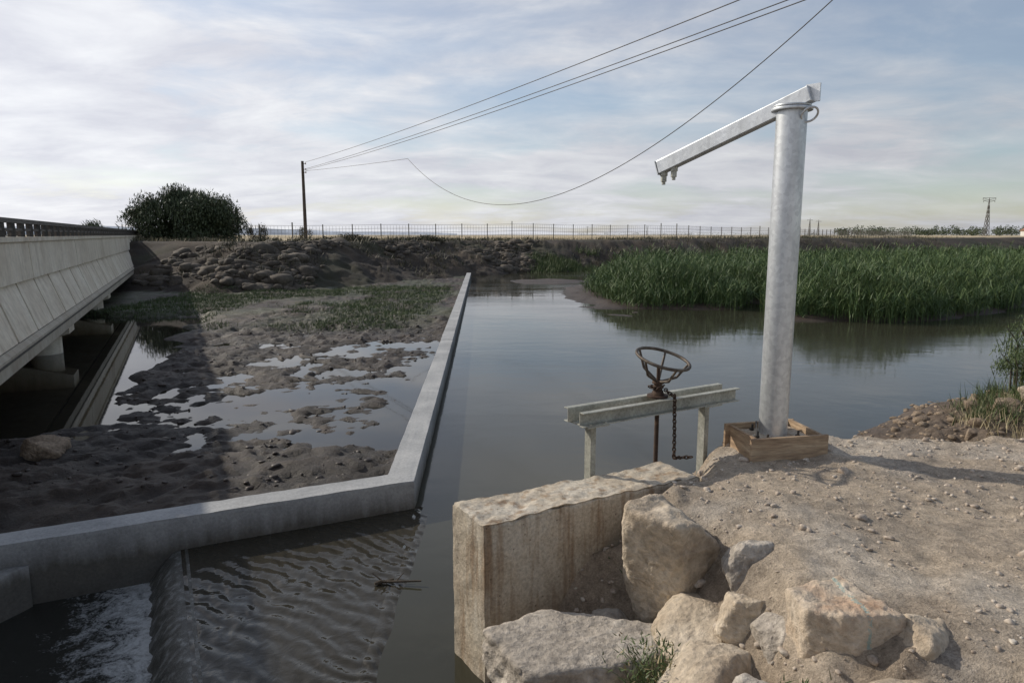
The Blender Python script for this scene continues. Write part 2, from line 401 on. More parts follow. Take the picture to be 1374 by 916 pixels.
def fronty(x): return 6.96+1.55*(x+1.04)/3.27
def H(x,y,parts=False):
    x=np.asarray(x,float);y=np.asarray(y,float)
    dn=sd(x,y,NEAR)+.09*fbm(x*1.6,y*1.6,3,3)
    slope=np.interp(x,[1.0,1.6,2.2,3.0,5.0,9],[1.9,1.9,1.15,.85,.36,.30])
    slope=np.where(y<4.6,np.interp(x,[1.6,3],[1.65,1.0]),slope)
    top=.0+.05*fbm(x*.5,y*.5,8)-.07*sst(1.6,.9,x)*sst(3.,4.5,y)
    top=top-.25*sst(3.1,2.3,y)*sst(2.3,1.2,x)
    lim=-.36*np.maximum(0,y-5.55-.25*fbm(x*.8,y*.8,17))
    fl=np.interp(x,[2.4,3,6,8,10,14],[0,-.98,-.86,-.50,-.22,-.1])+.12*fbm(x*.9,y*.9,18)
    top=np.minimum(top,np.maximum(lim,fl))
    zn=WZ+dn*slope
    k=.07
    zn=-np.log(np.exp(-np.clip(zn,-9,9)/k)+np.exp(-top/k))*k
    zsh=WZ-.02+np.clip(sd(x,y,SHELF),-3,2)*.42+.06*fbm(x*4,y*4,15,3)
    zn=np.maximum(zn,np.minimum(zsh,top-.1))
    zn=np.maximum(zn,-2.2)
    am=sst(-1.3,-.9,zn)
    flat=sst(-.12,-.02,zn)
    zn=zn+am*(.042*fbm(x*2.3,y*2.3,21,4)+.019*fbm(x*9,y*9,31,4))+am*(1-flat)*(.14*fbm(x*2.6,y*2.6,41,4)-.07*np.abs(fbm(x*5,y*5,43,3)))
    df=sd(x,y,FAR)+1.0*fbm(x*.15,y*.15,5)+.8*fbm(x*.8,y*.8,6)
    zf=-1.32+df*.40+.20*sst(.5,4,df)*fbm(x*.5,y*.5,9,4)*2.0
    crest=1.25+.14*fbm(x*.12,y*.12,12)-.28*sst(13,24,df)
    zf=np.where(df>0,-np.log(np.exp(-np.clip(zf,-9,30)/.10)+np.exp(-crest/.10))*.10,-1.32+df*.15)
    zf=np.where(df>0,zf+.16*fbm(x*1.7,y*1.7,14,3)*sst(.3,2,df)*sst(9,6,df),zf)
    dl=sd(x,y,LEFT);zl=np.minimum(-1.6+dl*.3,.7)
    down=(x<wallx(y)-.15)&(y>fronty(x)+.1)&(y<70)
    rg=1-np.abs(fbm(x*1.5,y*1.5,61,3))*2.2
    mud=DZ+.066+.12*fbm(x*.55,y*.8,51,5)+.070*(rg-.4)+.075*fbm(x*4.,y*5.5,66,4)+.02*n2(x*11,y*11,71)
    lowband=sst(4.2,1.6,np.abs(x-(wallx(y)-2.4)))*sst(8.0,10.3,y)*sst(23,18,y)
    mud-=.088*lowband
    mud-=.08*sst(1.3,.4,wallx(y)-x)*sst(17,13,y)
    mud+=.04*sst(10.5,9.0,y)*sst(-1.6,-3,x)
    mud+=.10*sst(20,25,y)
    xp=-7.1-.34*(y-10)+1.1*fbm(x*.4,y*.4,77)
    pool=sst(1.2,-.6,x-xp)*sst(9.6,11.0,y+.8*fbm(x*.5,y*.5,78))*sst(26,24.5,y+.8*fbm(x*.5,y*.5,79))
    mud-=.5*pool
    bed=np.where(down,mud,-2.2)
    dr=sd(x,y,REED)+.35*fbm(x*.6,y*.6,91)
    zr=np.where(dr>-2,np.minimum(WZ+.08+dr*.22,WZ+.14),-2.2)+.04*fbm(x*3,y*3,92)
    bar=WZ+.10-(((x-2.2)/2.6)**2+((y-43.)/2.6)**2)*.12+.05*fbm(x*1.2,y*1.2,93)
    bar2=WZ+.12-(((x-4.0)/1.3)**2+((y-33.)/7)**2)*.12+.12*fbm(x*1.2,y*1.2,94)
    z=np.maximum.reduce([bed,zn,zf,zl,zr,np.maximum(bar,-2.2),np.maximum(bar2,-2.2)])
    if parts: return z,zn,zf,zl,df,dn,down,mud,dr
    return z
def colours(x,y):
    z,zn,zf,zl,df,dn,down,mud,dr=H(x,y,True)
    N=x.shape
    def C(*c): return np.broadcast_to(np.array(c),N+(3,)).copy()
    def mix(a,b,t): return a*(1-t[...,None])+b*t[...,None]
    c=mix(C(.017,.011,.0075),C(.038,.025,.0165),sst(-.25,.35,fbm(x*.9,y*.9,101)))
    c=mix(c,C(.075,.050,.033),sst(DZ+.07,DZ+.24,z)*.6)
    wet=np.ones(N)*.9
    g=sst(20,25,y)*sst(-.3,.1,fbm(x*.5,y*.35,103))
    c=mix(c,C(.048,.058,.022),g*.8*down)
    near=(zn>=z-1e-6)
    t=sst(-1.2,-.75,z)
    cn=mix(C(.11,.08,.055),C(.50,.42,.325),t)
    cn=mix(cn,C(.40,.315,.23),sst(-.1,.5,fbm(x*.8,y*.8,105))*.7)
    cn=mix(cn,C(.57,.52,.45),sst(.1,.5,fbm(x*1.7,y*1.7,106))*.6*t)
    cn=mix(cn,C(.13,.095,.066),sst(3.0,4.5,x)*sst(5.9,6.8,y)*.88)
    cn=mix(cn,C(.30,.235,.17),sst(-.08,-.5,z)*sst(3,1.5,x)*.6)
    c[near]=cn[near];wet[near]=(1-t[near])*.8
    far=(zf>=z-1e-6)&(df>-.5)
    cf=mix(C(.030,.022,.015),C(.075,.057,.039),sst(-.2,.45,fbm(x*.45,y*.45,107)))
    cf=mix(cf,C(.036,.038,.017),sst(.05,.4,fbm(x*.3,y*.3,108))*.7)
    fld=mix(C(.50,.41,.26),C(.40,.33,.21),sst(-.3,.4,fbm(x*.02,y*.05,109)))
    cf=mix(cf,fld,sst(11,17,df))
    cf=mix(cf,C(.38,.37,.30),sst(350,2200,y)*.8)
    c[far]=cf[far];wet[far]=0.1
    l=(zl>=z-1e-6)&(~far);c[l]=(.2,.16,.11);wet[l]=0
    return z,c,wet
def grid(name,xs,ys,mat,zfun=None):
    X,Y=np.meshgrid(xs,ys);Z,Cc,W=colours(X,Y)
    if zfun is not None: Z=zfun(X,Y,Z)
    nx,ny=len(xs),len(ys)
    V=np.stack([X,Y,Z],-1).reshape(-1,3)
    i=np.arange((ny-1)*(nx-1));r=i//(nx-1);q=i%(nx-1);a=r*nx+q
    F=np.stack([a,a+1,a+nx+1,a+nx],1)
    o=fastmesh(name,V,F,mat,None,True);me=o.data
    at=me.attributes.new('Col','FLOAT_COLOR','POINT')
    at.data.foreach_set('color',np.concatenate([Cc.reshape(-1,3),np.ones((nx*ny,1))],1).astype(np.float32).ravel())
    at=me.attributes.new('wet','FLOAT','POINT');at.data.foreach_set('value',W.astype(np.float32).ravel())
    return o
def ax(*segs):
    r=[]
    for a,b,s in segs: r.append(np.arange(a,b-1e-6,s))
    return np.concatenate(r)
g1=np.geomspace(60,6000,26)
xs=np.concatenate([-g1[::-1],ax((-59,-18,.8),(-18,-9,.2),(-9,-1,.065),(-1,7,.13),(7,12,.14),(12,30,.28),(30,150,2)),np.geomspace(150,6000,22)])
ys=np.concatenate([-np.geomspace(5,600,10)[::-1],ax((-4.5,4,.3),(4,7,.14),(7,17,.065),(17,26,.10),(26,60,.22),(60,130,1.)),np.geomspace(130,8000,28)])
PX0,PX1,PY0,PY1=-.8,7.0,1.4,10.0
def sink(X,Y,Z):
    m=sst(0,.5,np.minimum.reduce([X-PX0,PX1-X,Y-PY0,PY1-Y]))
    return Z-.15*m
grid('ground',xs,ys,M['ground'],sink)
grid('embankment',np.arange(PX0,PX1,.026),np.arange(PY0,PY1,.026),M['ground'])
def hz(x,y): return H(np.array(x,float),np.array(y,float))
# ------------------------------------------------------------ water
def poly(name,pts,z,mat):
    bm=bmesh.new();vs=[bm.verts.new((p[0],p[1],z)) for p in pts];f=bm.faces.new(vs)
    bm.normal_update()
    if f.normal.z<0: f.normal_flip()
    bmesh.ops.triangulate(bm,faces=bm.faces[:])
    me=bpy.data.meshes.new(name);bm.to_mesh(me);bm.free();o=bpy.data.objects.new(name,me);COL.objects.link(o);me.materials.append(mat);return o
poly('river_water',[(-.96,4.0),(-.96,6.95),(-1.1,6.96),(wallx(47)-.1,47),(-3.2,75),(4000,2500),(4000,-2500),(8,-20),(-.75,-1.5),(-.9,0)],WZ,M['water'])
add('spillway_water',[(-.96,7.04,WZ+.002),(-3.105,6.02,WZ+.002),(-2.05,4.0,WZ+.002),(-.958,4.0,WZ+.002),(-1.0,2.0,WZ+.002)],[(0,1,2,3),(3,2,4)],M['water_crest'])
poly('downstream_water',[(-1.2,7.1),(-9,3.2),(-60,-20),(-60,45),(-4,60),(-3,50)],DZ,M['water_dn'])
poly('basin_water',[(-3.0,6.1),(-4.4,5.5),(-12,-2),(-8,-10),(.6,-1.1)],-1.46,M['foam'])
e0=np.array([-3.12,6.05]);e1=np.array([-.35,.72]);dd=np.array([-.887,-.462])
V=[];F=[];nL=200;prof=[(0.06,.0),(-.02,-.006),(-.07,-.025),(-.13,-.07),(-.19,-.14),(-.27,-.27)]
for i in range(nL+1):
    p=e0+(e1-e0)*i/nL
    for j,(r,zz) in enumerate(prof):
        w=.012*(math.sin(i*.7+j)+random.uniform(-1,1))*j/5
        q=p-dd*(r-w);V.append((q[0],q[1],WZ+zz+.004))
m=len(prof)
for i in range(nL):
    for j in range(m-1): F.append((i*m+j,i*m+j+1,(i+1)*m+j+1,(i+1)*m+j))
add('weir_overflow_water',V,F,M['nappe'],None,True)
V=[];F=[];nL=160
for i in range(nL+1):
    y=6.8-(6.8-.4)*i/nL;x=-.955+.018*math.sin(y*2.3)+.01*math.sin(y*7)
    for j,(r,zz) in enumerate(((-.07,-.004),(-.03,.005),(0,.010),(.03,.005),(.07,-.004))):
        V.append((x+r,y,WZ+zz*(.8+.3*math.sin(y*9))+.002))
for i in range(nL):
    for j in range(4): F.append((i*5+j,i*5+j+1,(i+1)*5+j+1,(i+1)*5+j))
add('sill_ripple_water',V,F,M['water_crest'],None,True)
# ------------------------------------------------------------ weir walls
ZT=-.89
wall=empty('weir_wall')
for i,(ya,yb) in enumerate(((6.96,16.9),(16.93,27.),(27.03,37.),(37.03,47.4))):
    rough_block('long_wall_bay_%d'%(i+1),[(wallx(ya),ya),(wallx(ya)-.31,ya-(.11 if i==0 else 0)),(wallx(yb)-.30,yb),(wallx(yb),yb)],-2.3,ZT+(.004 if i%2 else 0),M['conc_grey'],cuts=50,amp=.005,chip=.010,parent=wall)
def fw(x): return np.array([x,fronty(x)])
nrm=np.array([-.428,.904])
a=fw(-1.046)+np.array([0,.002]);b=fw(-7.5);rough_block('cross_wall',[tuple(a),tuple(a+nrm*.30),tuple(b+nrm*.3),tuple(b)],-2.3,ZT+.006,M['conc_grey'],cuts=60,amp=.005,chip=.012,parent=wall)
rough_block('wing_wall',[(-4.12,5.46),(-4.45,5.38),(-5.3,3.4),(-4.95,3.4)],-2.3,-1.08,M['conc_grey'],cuts=24,amp=.006,chip=.012,parent=wall)
# ------------------------------------------------------------ gate wall
rough_block('sluice_gate_wall',[(-.405,4.41),(-.174,4.07),(1.42,4.93),(1.20,5.27)],-2.4,-.10,M['conc_gate'],cuts=120,amp=.006,chip=.026,topz=lambda x,y:-.10+.012*n2(x*3,y*3,5)+.008*n2(x*17,y*17,6))
# ------------------------------------------------------------ gate lifting frame
g=empty('sluice_gate_hoist')
P0=Vector((.46,4.95,0));P1=Vector((1.88,5.79,0));bd=(P1-P0).normalized();bn=Vector((bd.y,-bd.x,0))
z0,z1=.30,.41
for k,(off,nm) in enumerate(((.075,'front_channel'),(-.075,'back_channel'))):
    mb=MB();o=bn*off;sgn=1 if k==0 else -1
    a=P0+o+Vector((0,0,(z0+z1)/2));b=P1+o+Vector((0,0,(z0+z1)/2))
    mb.bar(a,b,.008,z1-z0)
    fl=bn*sgn*.027
    mb.bar(a+fl+Vector((0,0,.0505)),b+fl+Vector((0,0,.0505)),.046,.009)
    mb.bar(a+fl-Vector((0,0,.0505)),b+fl-Vector((0,0,.0505)),.046,.009)
    mb.make(nm,M['paintgrey'],g,bevel=.002)
for nm,s in (('left_leg',.14),('right_leg',1.34)):
    c=P0+bd*s;mb=MB()
    zb=-.35
    mb.bar(c+Vector((0,0,zb)),c+Vector((0,0,z0-.014)),.075,.008,up=bd)
    mb.bar(c+bn*.035+bd*.02+Vector((0,0,zb)),c+bn*.035+bd*.02+Vector((0,0,z0-.014)),.008,.045,up=bd)
    mb.bar(c-bn*.035+bd*.02+Vector((0,0,zb)),c-bn*.035+bd*.02+Vector((0,0,z0-.014)),.008,.045,up=bd)
    mb.make(nm,M['paintgrey'],g)
    mb=MB();mb.bar(c-bd*.10+Vector((0,0,z0-.006)),c+bd*.10+Vector((0,0,z0-.006)),.26,.012)
    for q in (-1,1): mb.cyl(c+bd*.07*q+bn*.115+Vector((0,0,z0)),c+bd*.07*q+bn*.115+Vector((0,0,z0+.02)),.012,n=6)
    mb.make(nm.split('_')[0]+'_end_plate',M['paintgrey'],g,bevel=.002)
C0=P0+bd*.83
sp=MB();sp.cyl(C0+Vector((0,0,-1.5)),C0+Vector((0,0,.66)),.014,n=12)
z=-1.2
while z<.3:
    sp.torus(C0+Vector((0,0,z)),.015,.0055,n=12,m=5);z+=.014
sp.make('threaded_spindle',M['rust'],g,smooth=True)
hb=MB();hb.cyl(C0+Vector((0,0,z1)),C0+Vector((0,0,z1+.018)),.085,n=20);hb.cyl(C0+Vector((0,0,z1+.018)),C0+Vector((0,0,z1+.055)),.055,.04,n=20)
hb.cyl(C0+Vector((0,0,z1+.055)),C0+Vector((0,0,z1+.11)),.038,.032,n=16);hb.cyl(C0+Vector((0,0,z1+.11)),C0+Vector((0,0,z1+.135)),.048,.045,n=16)
hb.make('gearbox_hub',M['rust'],g,smooth=True,bevel=.003)
wx=Vector((.22,-.20,1)).normalized()
wc=C0+Vector((.03,-.02,.315+z1))
w=MB();w.torus(wc,.215,.013,axis=wx,n=56,m=10)
hub=C0+Vector((0,0,z1+.12))
a=wx.orthogonal().normalized();b=wx.cross(a)
for i in range(5):
    t=2*math.pi*i/5+.5;rp=wc+(a*math.cos(t)+b*math.sin(t))*.213
    mid=hub.lerp(rp,.5)+(a*math.cos(t)+b*math.sin(t))*.035-wx*.03
    w.cyl(hub,mid,.011,.011,n=8);w.cyl(mid,rp,.011,.009,n=8)
w.make('hand_wheel',M['rust2'],g,smooth=True)
ch=MB()
def chain(pts,link=.036,r=.0045):
    pts=[Vector(p) for p in pts]
    L=[0]
    for i in range(1,len(pts)):L.append(L[-1]+(pts[i]-pts[i-1]).length)
    s=0;k=0
    while s<L[-1]:
        i=max(j for j in range(len(L)) if L[j]<=s+1e-9);i=min(i,len(pts)-2)
        t=(s-L[i])/(L[i+1]-L[i]);p=pts[i].lerp(pts[i+1],t);d=(pts[i+1]-pts[i]).normalized()
        o=d.orthogonal().normalized();o2=d.cross(o);axx=o if k%2 else o2
        ch.torus(p,.014,r*1.2,axis=axx,n=12,m=5,sx=1.55,major=d);s+=link*.8;k+=1
c1=C0+bn*.13+bd*.06
chain([c1+Vector((0,0,z1+.02)),c1+Vector((.01,0,.1)),c1+Vector((.01,-.01,-.07)),c1+bd*.08+Vector((0,0,-.085)),c1+bd*.16+bn*.05+Vector((0,0,-.08))])
chain([C0+Vector((.06,-.02,z1+.06)),C0+bn*.09+bd*.03+Vector((0,0,z1+.05)),c1+Vector((0,0,z1+.02))])
chain([C0+Vector((.05,.04,z1+.08)),C0+Vector((-.01,-.06,z1+.085)),C0+Vector((-.06,.01,z1+.08)),C0+Vector((.0,.06,z1+.08))])
ch.make('chain',M['rust'],g,smooth=True)
# ------------------------------------------------------------ davit crane post
dv=empty('davit_crane')
PC=Vector((2.13,5.40,0));pr=.112;pt=2.64
mb=MB();mb.cyl(PC+Vector((0,0,-.1)),PC+Vector((0,0,pt)),pr,n=56);mb.make('post',M['galv'],dv,smooth=True)
mb=MB();mb.cyl(PC+Vector((0,0,pt-.012)),PC+Vector((0,0,pt+.010)),pr+.038,n=48)
mb.cyl(PC+Vector((0,0,pt+.016)),PC+Vector((0,0,pt+.030)),pr+.025,n=48);mb.make('cap_flange',M['galv'],dv,smooth=True,bevel=.003)
A0=Vector((2.225,5.285,2.735));A1=Vector((1.32,6.27,2.29))
ad=(A1-A0).normalized()
mb=MB();mb.bar(A0,A1,.085,.12);mb.make('arm',M['galv'],dv,bevel=.008)
mb=MB();mb.bar(A0-ad*.008+Vector((0,0,-.065)),A0-ad*.008+Vector((0,0,.065)),.014,.11,up=ad)
mb.cyl(PC+Vector((0,0,pt)),PC+Vector((0,0,pt+.06)),.045,n=20)
mb.make('pivot_bracket',M['galv'],dv,bevel=.002)
mb=MB();rc=PC+Vector((.085,-.12,pt-.055));mb.torus(rc,.062,.008,axis=(-.1,.75,.65),n=28,m=8);mb.make('pull_ring',M['galv'],dv,smooth=True)
mb=MB()
for s in (.05,.16):
    q=A1-ad*s+Vector((0,0,-.055));mb.cyl(q,q-Vector((0,0,.035)),.034,n=6);mb.cyl(q-Vector((0,0,.035)),q-Vector((0,0,.085)),.026,n=6);mb.cyl(q-Vector((0,0,.085)),q-Vector((0,0,.11)),.016,n=12)
mb.make('hook_bolts',M['paintgrey'],dv,bevel=.002)
mb=MB();mb.bar(A1+ad*.003,A1+ad*.012,.09,.125);mb.make('arm_end_plate',M['galv'],dv)
fb=empty('formwork_box')
q=[Vector((1.89,5.09,0)),Vector((2.44,5.19,0)),Vector((2.36,5.66,0)),Vector((1.82,5.52,0))]
hh=[.145,.15,.145,.14]
for i in range(4):
    a=q[i];b=q[(i+1)%4];d=(b-a).normalized();mb=MB()
    ext=.05 if i%2==0 else -.014
    mb.bar(a-d*ext+Vector((0,0,hh[i]/2-.03)),b+d*ext+Vector((0,0,hh[i]/2-.025)),.026,hh[i]+.06);mb.make('plank_%d'%(i+1),M['wood'],fb,bevel=.003)
rough_block('concrete_fill',[(1.92,5.11),(2.42,5.21),(2.34,5.63),(1.85,5.49)],-.1,.105,M['conc_gate'],cuts=14,amp=.006,chip=.01,parent=fb)
mb=MB()
for x,y in ((1.95,5.25),(2.0,5.17),(2.28,5.27),(2.26,5.5),(1.98,5.46)): mb.cyl((x,y,0),(x+.005,y,.16),.009,n=8);mb.cyl((x,y,.11),(x,y,.125),.018,n=6)
mb.cyl((1.9,5.13,.15),(2.0,5.42,.19),.008,n=8)
mb.make('anchor_bolts',M['dark_metal'],fb)
# ------------------------------------------------------------ bridge
br=empty('road_bridge')
BP=np.array([-7.07,9.0]);bdv=np.array([-.4327,.9015]);bnv=np.array([.9015,.4327])
def bp(s,r,z):
    p=BP+bdv*s+bnv*r;return (p[0],p[1],z)
def extr(name,prof,s0,s1,mat,n=1,parent=br):
    V=[];F=[];m=len(prof)
    for i in range(n+1):
        s=s0+(s1-s0)*i/n
        for r,z in prof: V.append(bp(s,r,z))
    for i in range(n):
        for j in range(m):
            k=(j+1)%m;F.append((i*m+j,i*m+k,(i+1)*m+k,(i+1)*m+j))
    F.append(tuple(range(m-1,-1,-1)));F.append(tuple(n*m+j for j in range(m)))
    return add(name,V,F,mat,parent)
S0,S1=-22,52
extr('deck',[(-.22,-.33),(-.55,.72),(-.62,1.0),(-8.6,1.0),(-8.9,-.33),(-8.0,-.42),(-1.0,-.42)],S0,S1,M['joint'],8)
extr('girder_soffit',[(-.30,-.43),(-.30,-.37),(-8.6,-.37),(-8.6,-.46),(-1.0,-.46)],S0,S1,M['conc_bridge'],8)
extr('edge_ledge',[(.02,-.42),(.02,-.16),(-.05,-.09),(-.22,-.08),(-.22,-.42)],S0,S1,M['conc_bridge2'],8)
extr('ledge_drip_strip',[(.032,-.20),(.032,-.235),(-.02,-.235),(-.02,-.20)],S0,S1,M['joint'],4)
V=[];F=[]
s=S0
while s<S1-1.5:
    a=s+.05;b=s+1.68
    pr_=[(-.06,-.075),(-.40,.80),(-.55,.80),(-.21,-.075)]
    n=len(V);sk=.34
    for ss in (a,b):
        for j,(r,z) in enumerate(pr_): V.append(bp(ss+(sk if j in(1,2) else 0),r,z))
    F+=[(n,n+4,n+5,n+1),(n+1,n+5,n+6,n+2),(n+2,n+6,n+7,n+3),(n,n+1,n+2,n+3),(n+4,n+7,n+6,n+5)]
    s+=1.75
add('fascia_panels',V,F,M['conc_bridge'],br)
s=S0
V=[];F=[]
while s<S1-3:
    a=s+.025;b=s+6.97;pf=[(-.33,.815),(-.37,1.54),(-.33,1.57),(-.33,1.66),(-.62,1.66),(-.62,.9),(-.5,.815)]
    n=len(V);m=len(pf)
    for ss in (a,b):
        for r,z in pf: V.append(bp(ss,r,z))
    for j in range(m):
        q2=(j+1)%m;F.append((n+j,n+m+j,n+m+q2,n+q2))
    F.append(tuple(n+j for j in range(m)));F.append(tuple(n+m+j for j in range(m-1,-1,-1)))
    s+=7
add('parapet',V,F,M['conc_bridge'],br)
mb=MB()
for r in (-.45,-8.3):
    mb.bar(bp(S0,r,1.97),bp(S1,r,1.97),.10,.09);mb.bar(bp(S0,r,1.80),bp(S1,r,1.80),.06,.05)
    s=S0
    while s<S1:
        mb.bar(bp(s,r,1.6),bp(s,r,1.93),.13,.07);s+=.9
mb.make('metal_railing',M['dark_metal'],br)
extr('far_parapet',[(-8.2,1.0),(-8.2,1.66),(-8.5,1.66),(-8.5,1.0)],S0,S1,M['conc_bridge'])
extr('road_surface',[(-.62,1.004),(-.62,1.03),(-8.15,1.03),(-8.15,1.004)],S0,S1,M['dark_metal'])
for i,s in enumerate((-12.,-.3,9.8,20.5,31)):
    V=[]
    for ss in (s-.45,s+.45):
        for r,z in ((-.25,-.47),(-.25,-.80),(-1.6,-1.15),(-7.2,-1.15),(-8.6,-.75),(-8.6,-.47)): V.append(bp(ss,r,z))
    m=6;F=[(j,(j+1)%m,m+(j+1)%m,m+j) for j in range(m)]+[tuple(range(m-1,-1,-1)),tuple(range(m,2*m))]
    add('pier_cap_%d'%i,V,F,M['conc_bridge'],br)
    mb=MB()
    for r in (-.85,-4.4,-7.6): mb.cyl(bp(s,r,-3),bp(s,r,-.7),.36,n=24)
    mb.make('pier_columns_%d'%i,M['conc_bridge'],br,smooth=True)
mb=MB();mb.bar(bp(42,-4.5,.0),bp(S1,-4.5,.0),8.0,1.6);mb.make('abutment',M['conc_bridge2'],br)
# ------------------------------------------------------------ boulders
rock('boulder',(1.00,4.10,-.36),(.80,.64,.94),11,M['rock'],rot=.5,nf=9)
rock('boulder',(.46,3.60,-.84),(1.18,.78,.68),23,M['rock_grey'],rot=.55,nf=8)
rock('boulder',(1.02,3.60,-.56),(.72,.46,.46),31,M['rock'],rot=.9)
rock('boulder',(1.36,3.64,-.19),(.38,.34,.38),44,M['rock_grey'],rot=.2)
rock('boulder',(1.50,2.92,-.25),(.46,.42,.62),58,M['rock_pink'],rot=.3)
rock('boulder',(1.84,2.84,-.20),(.44,.42,.44),61,M['rock'],rot=1.1)
rock('boulder',(1.02,3.12,-.60),(1.0,.60,.58),72,M['rock'],rot=.7)
rock('boulder',(1.46,2.44,-.32),(.86,.50,.52),83,M['rock'],rot=.1)
rock('boulder',(1.18,2.70,-.52),(.56,.50,.50),85,M['rock_grey'],rot=.6)
rock('boulder',(1.22,3.34,-.32),(.36,.32,.32),87,M['rock'],rot=.6)
rock('boulder',(1.34,3.14,-.27),(.30,.26,.28),88,M['rock_grey'],rot=1.6)
rock('boulder',(.66,4.16,-.92),(.5,.4,.5),91,M['rock_grey'],rot=.6)
rock('boulder',(.46,3.04,-1.05),(.8,.6,.55),97,M['rock'],rot=.6)
rock('boulder',(.05,3.70,-1.25),(.6,.5,.5),98,M['rock_grey'],rot=.2)
rock('boulder',(.82,2.72,-.82),(.6,.5,.5),99,M['rock'],rot=.2)
for x,y,s_,sd_,mt in ((7.0,9.4,.5,101,'rock_brown'),(7.7,9.6,.7,113,'rock'),(8.9,9.6,.7,114,'rock'),(6.0,8.6,.25,117,'rock_brown'),(6.6,8.0,.3,119,'rock_brown')):
    zz=float(hz([x],[y])[0]);rock('boulder',(x,y,zz-s_*.02),(s_,s_*.8,s_*.6),sd_,M[mt],sub=5,rot=sd_*.7)
rock('boulder',(-6.35,8.9,-1.2),(.62,.5,.42),121,M['rock_brown'],sub=5,rot=.3)
it=[]
N=9000
gx=rng.uniform(.4,6.8,N);gy=rng.uniform(2.0,9.8,N);gzv=hz(gx,gy);cl=fbm(gx*1.1,gy*1.1,501)
for x,y,z,cq in zip(gx,gy,gzv,cl):
    if z<-1.25 or cq<-.3 or (y>6.2 and x>2.6): continue
    s=min(.095,.008+.012*rng.exponential())
    if z<-.15 and x<2.2: s*=1.8
    it.append(((x,y,z+s*.08),(s,s*rng.uniform(.6,1),s*rng.uniform(.4,.8)),int(rng.integers(1e6))))
rocks('gravel',it,M['pebble'],2)
it=[]
N=1900
gx=rng.uniform(3.2,11,N);gy=rng.uniform(6.3,13,N);gzv=hz(gx,gy)
for x,y,z in zip(gx,gy,gzv):
    if z<-1.3 or z>-.4: continue
    s=.04+.045*rng.exponential();s=min(s,.26)
    it.append(((x,y,z),(s,s*.8,s*.6),int(rng.integers(1e6))))
rocks('shore_stones',it,M['rock_brown'],2)
it=[];N=12000
gx=rng.uniform(-21,3,N);gy=rng.uniform(30,62,N)
dfv=sd(gx,gy,FAR);gzv=hz(gx,gy);den=fbm(gx*.22,gy*.22,201)
for x,y,z,d,q_ in zip(gx,gy,gzv,dfv,den):
    if d<.5 or d>6.5 or q_<-.02 : continue
    s=.22+.19*rng.exponential();s=min(s,1.2)
    it.append(((x,y,z-.06),(s*1.3,s,s*.7),int(rng.integers(1e6))))
it=it[:2200]
rocks('riprap',it,M['rock_dark'],2)
it=[];N=2600
gx=rng.uniform(-9,-1.5,N);gy=rng.uniform(7,24,N);gzv=hz(gx,gy)
for x,y,z in zip(gx,gy,gzv):
    if z<DZ+.0 or x>wallx(y)-.35 or y<fronty(x)+.4: continue
    s=min(.02+.026*rng.exponential(),.14)
    it.append(((x,y,z-s*.1),(s*1.3,s,s*.6),int(rng.integers(1e6))))
rocks('mud_clods',it,M['clod'],2,True)
# ------------------------------------------------------------ reeds
def scatter(n,x0,x1,y0,y1): return rng.uniform(x0,x1,n),rng.uniform(y0,y1,n)
parts=[]
def reedzone(n,x0,x1,y0,y1,ws,hmul=1,leaves=4):
    x,y=scatter(n,x0,x1,y0,y1);d=sd(x,y,REED)+.9*fbm(x*.45,y*.45,91)
    k=(d>-.2+.6*rng.uniform(-1,1,n)**3)&(fbm(x*.35,y*.35,301)>-.50);x=x[k];y=y[k];d=d[k]
    z=np.full(len(x),WZ-.05);b=np.stack([x,y,z],1);N=len(x)
    h=(1.60+.9*fbm(x*.22,y*.22,302)+.20*rng.normal(size=N))*hmul*(0.5+.5*sst(0,1.6,d))
    h=np.clip(h,.35,2.35)
    dv_=udir(N,0,.16);parts.append(blades(b,dv_,h,.017*ws,.03,2))
    for j in range(leaves):
        f=rng.uniform(.15,.97,N);bb=b+dv_*(h*f)[:,None]
        parts.append(blades(bb,udir(N,.25,1.0),rng.uniform(.3,.65,N),.024*ws,rng.uniform(.1,.6,N),2))
reedzone(42000,3.5,26,22,36,1.05)
reedzone(32000,3.5,60,36,60,1.7,leaves=3)
reedzone(15000,15,125,50,106,3.0,leaves=3)
v,f=join(parts);fastmesh('reed_bed',v,f,M['reed'])
# ------------------------------------------------------------ grasses
def tufts(name,cx,cy,mat,n_each,spread,hlo,hhi,w,tilt=.6,droop=.35,zoff=-.02):
    cx=np.repeat(cx,n_each);cy=np.repeat(cy,n_each);N=len(cx)
    x=cx+rng.normal(size=N)*spread;y=cy+rng.normal(size=N)*spread
    z=hz(x,y)+zoff
    return fastmesh(name,*blades(np.stack([x,y,z],1),udir(N,0,tilt),rng.uniform(hlo,hhi,N),w,rng.uniform(0,droop,N),2),mat)
def pick(n,x0,x1,y0,y1,cond):
    x,y=scatter(n,x0,x1,y0,y1);k=cond(x,y);return x[k],y[k]
x,y=pick(8500,-30,60,32,105,lambda x,y:(lambda d,n_:(d>1)&(d<12)&(n_>-.2))(sd(x,y,FAR),fbm(x*.18,y*.18,401)))
tufts('scrub_vegetation',x,y,M['scrub'],11,.25,.2,.6,.045,.8,.3)
x,y=pick(4200,-32,70,40,115,lambda x,y:(lambda d,n_:(d>8)&(d<20)&(n_>-.15))(sd(x,y,FAR),fbm(x*.12,y*.12,403)))
tufts('dry_grass_verge',x,y,M['drygrass'],9,.35,.15,.4,.05,.6,.3)
x,y=pick(6000,-16,-3.2,21.5,38,lambda x,y:(hz(x,y)>DZ)&(fbm(x*.4,y*.3,405)>-.12)&(sd(x,y,FAR)<1.0)&(x<wallx(y)-.6))
tufts('marsh_grass',x,y,M['grass'],12,.18,.06,.22,.020,.9,.3)
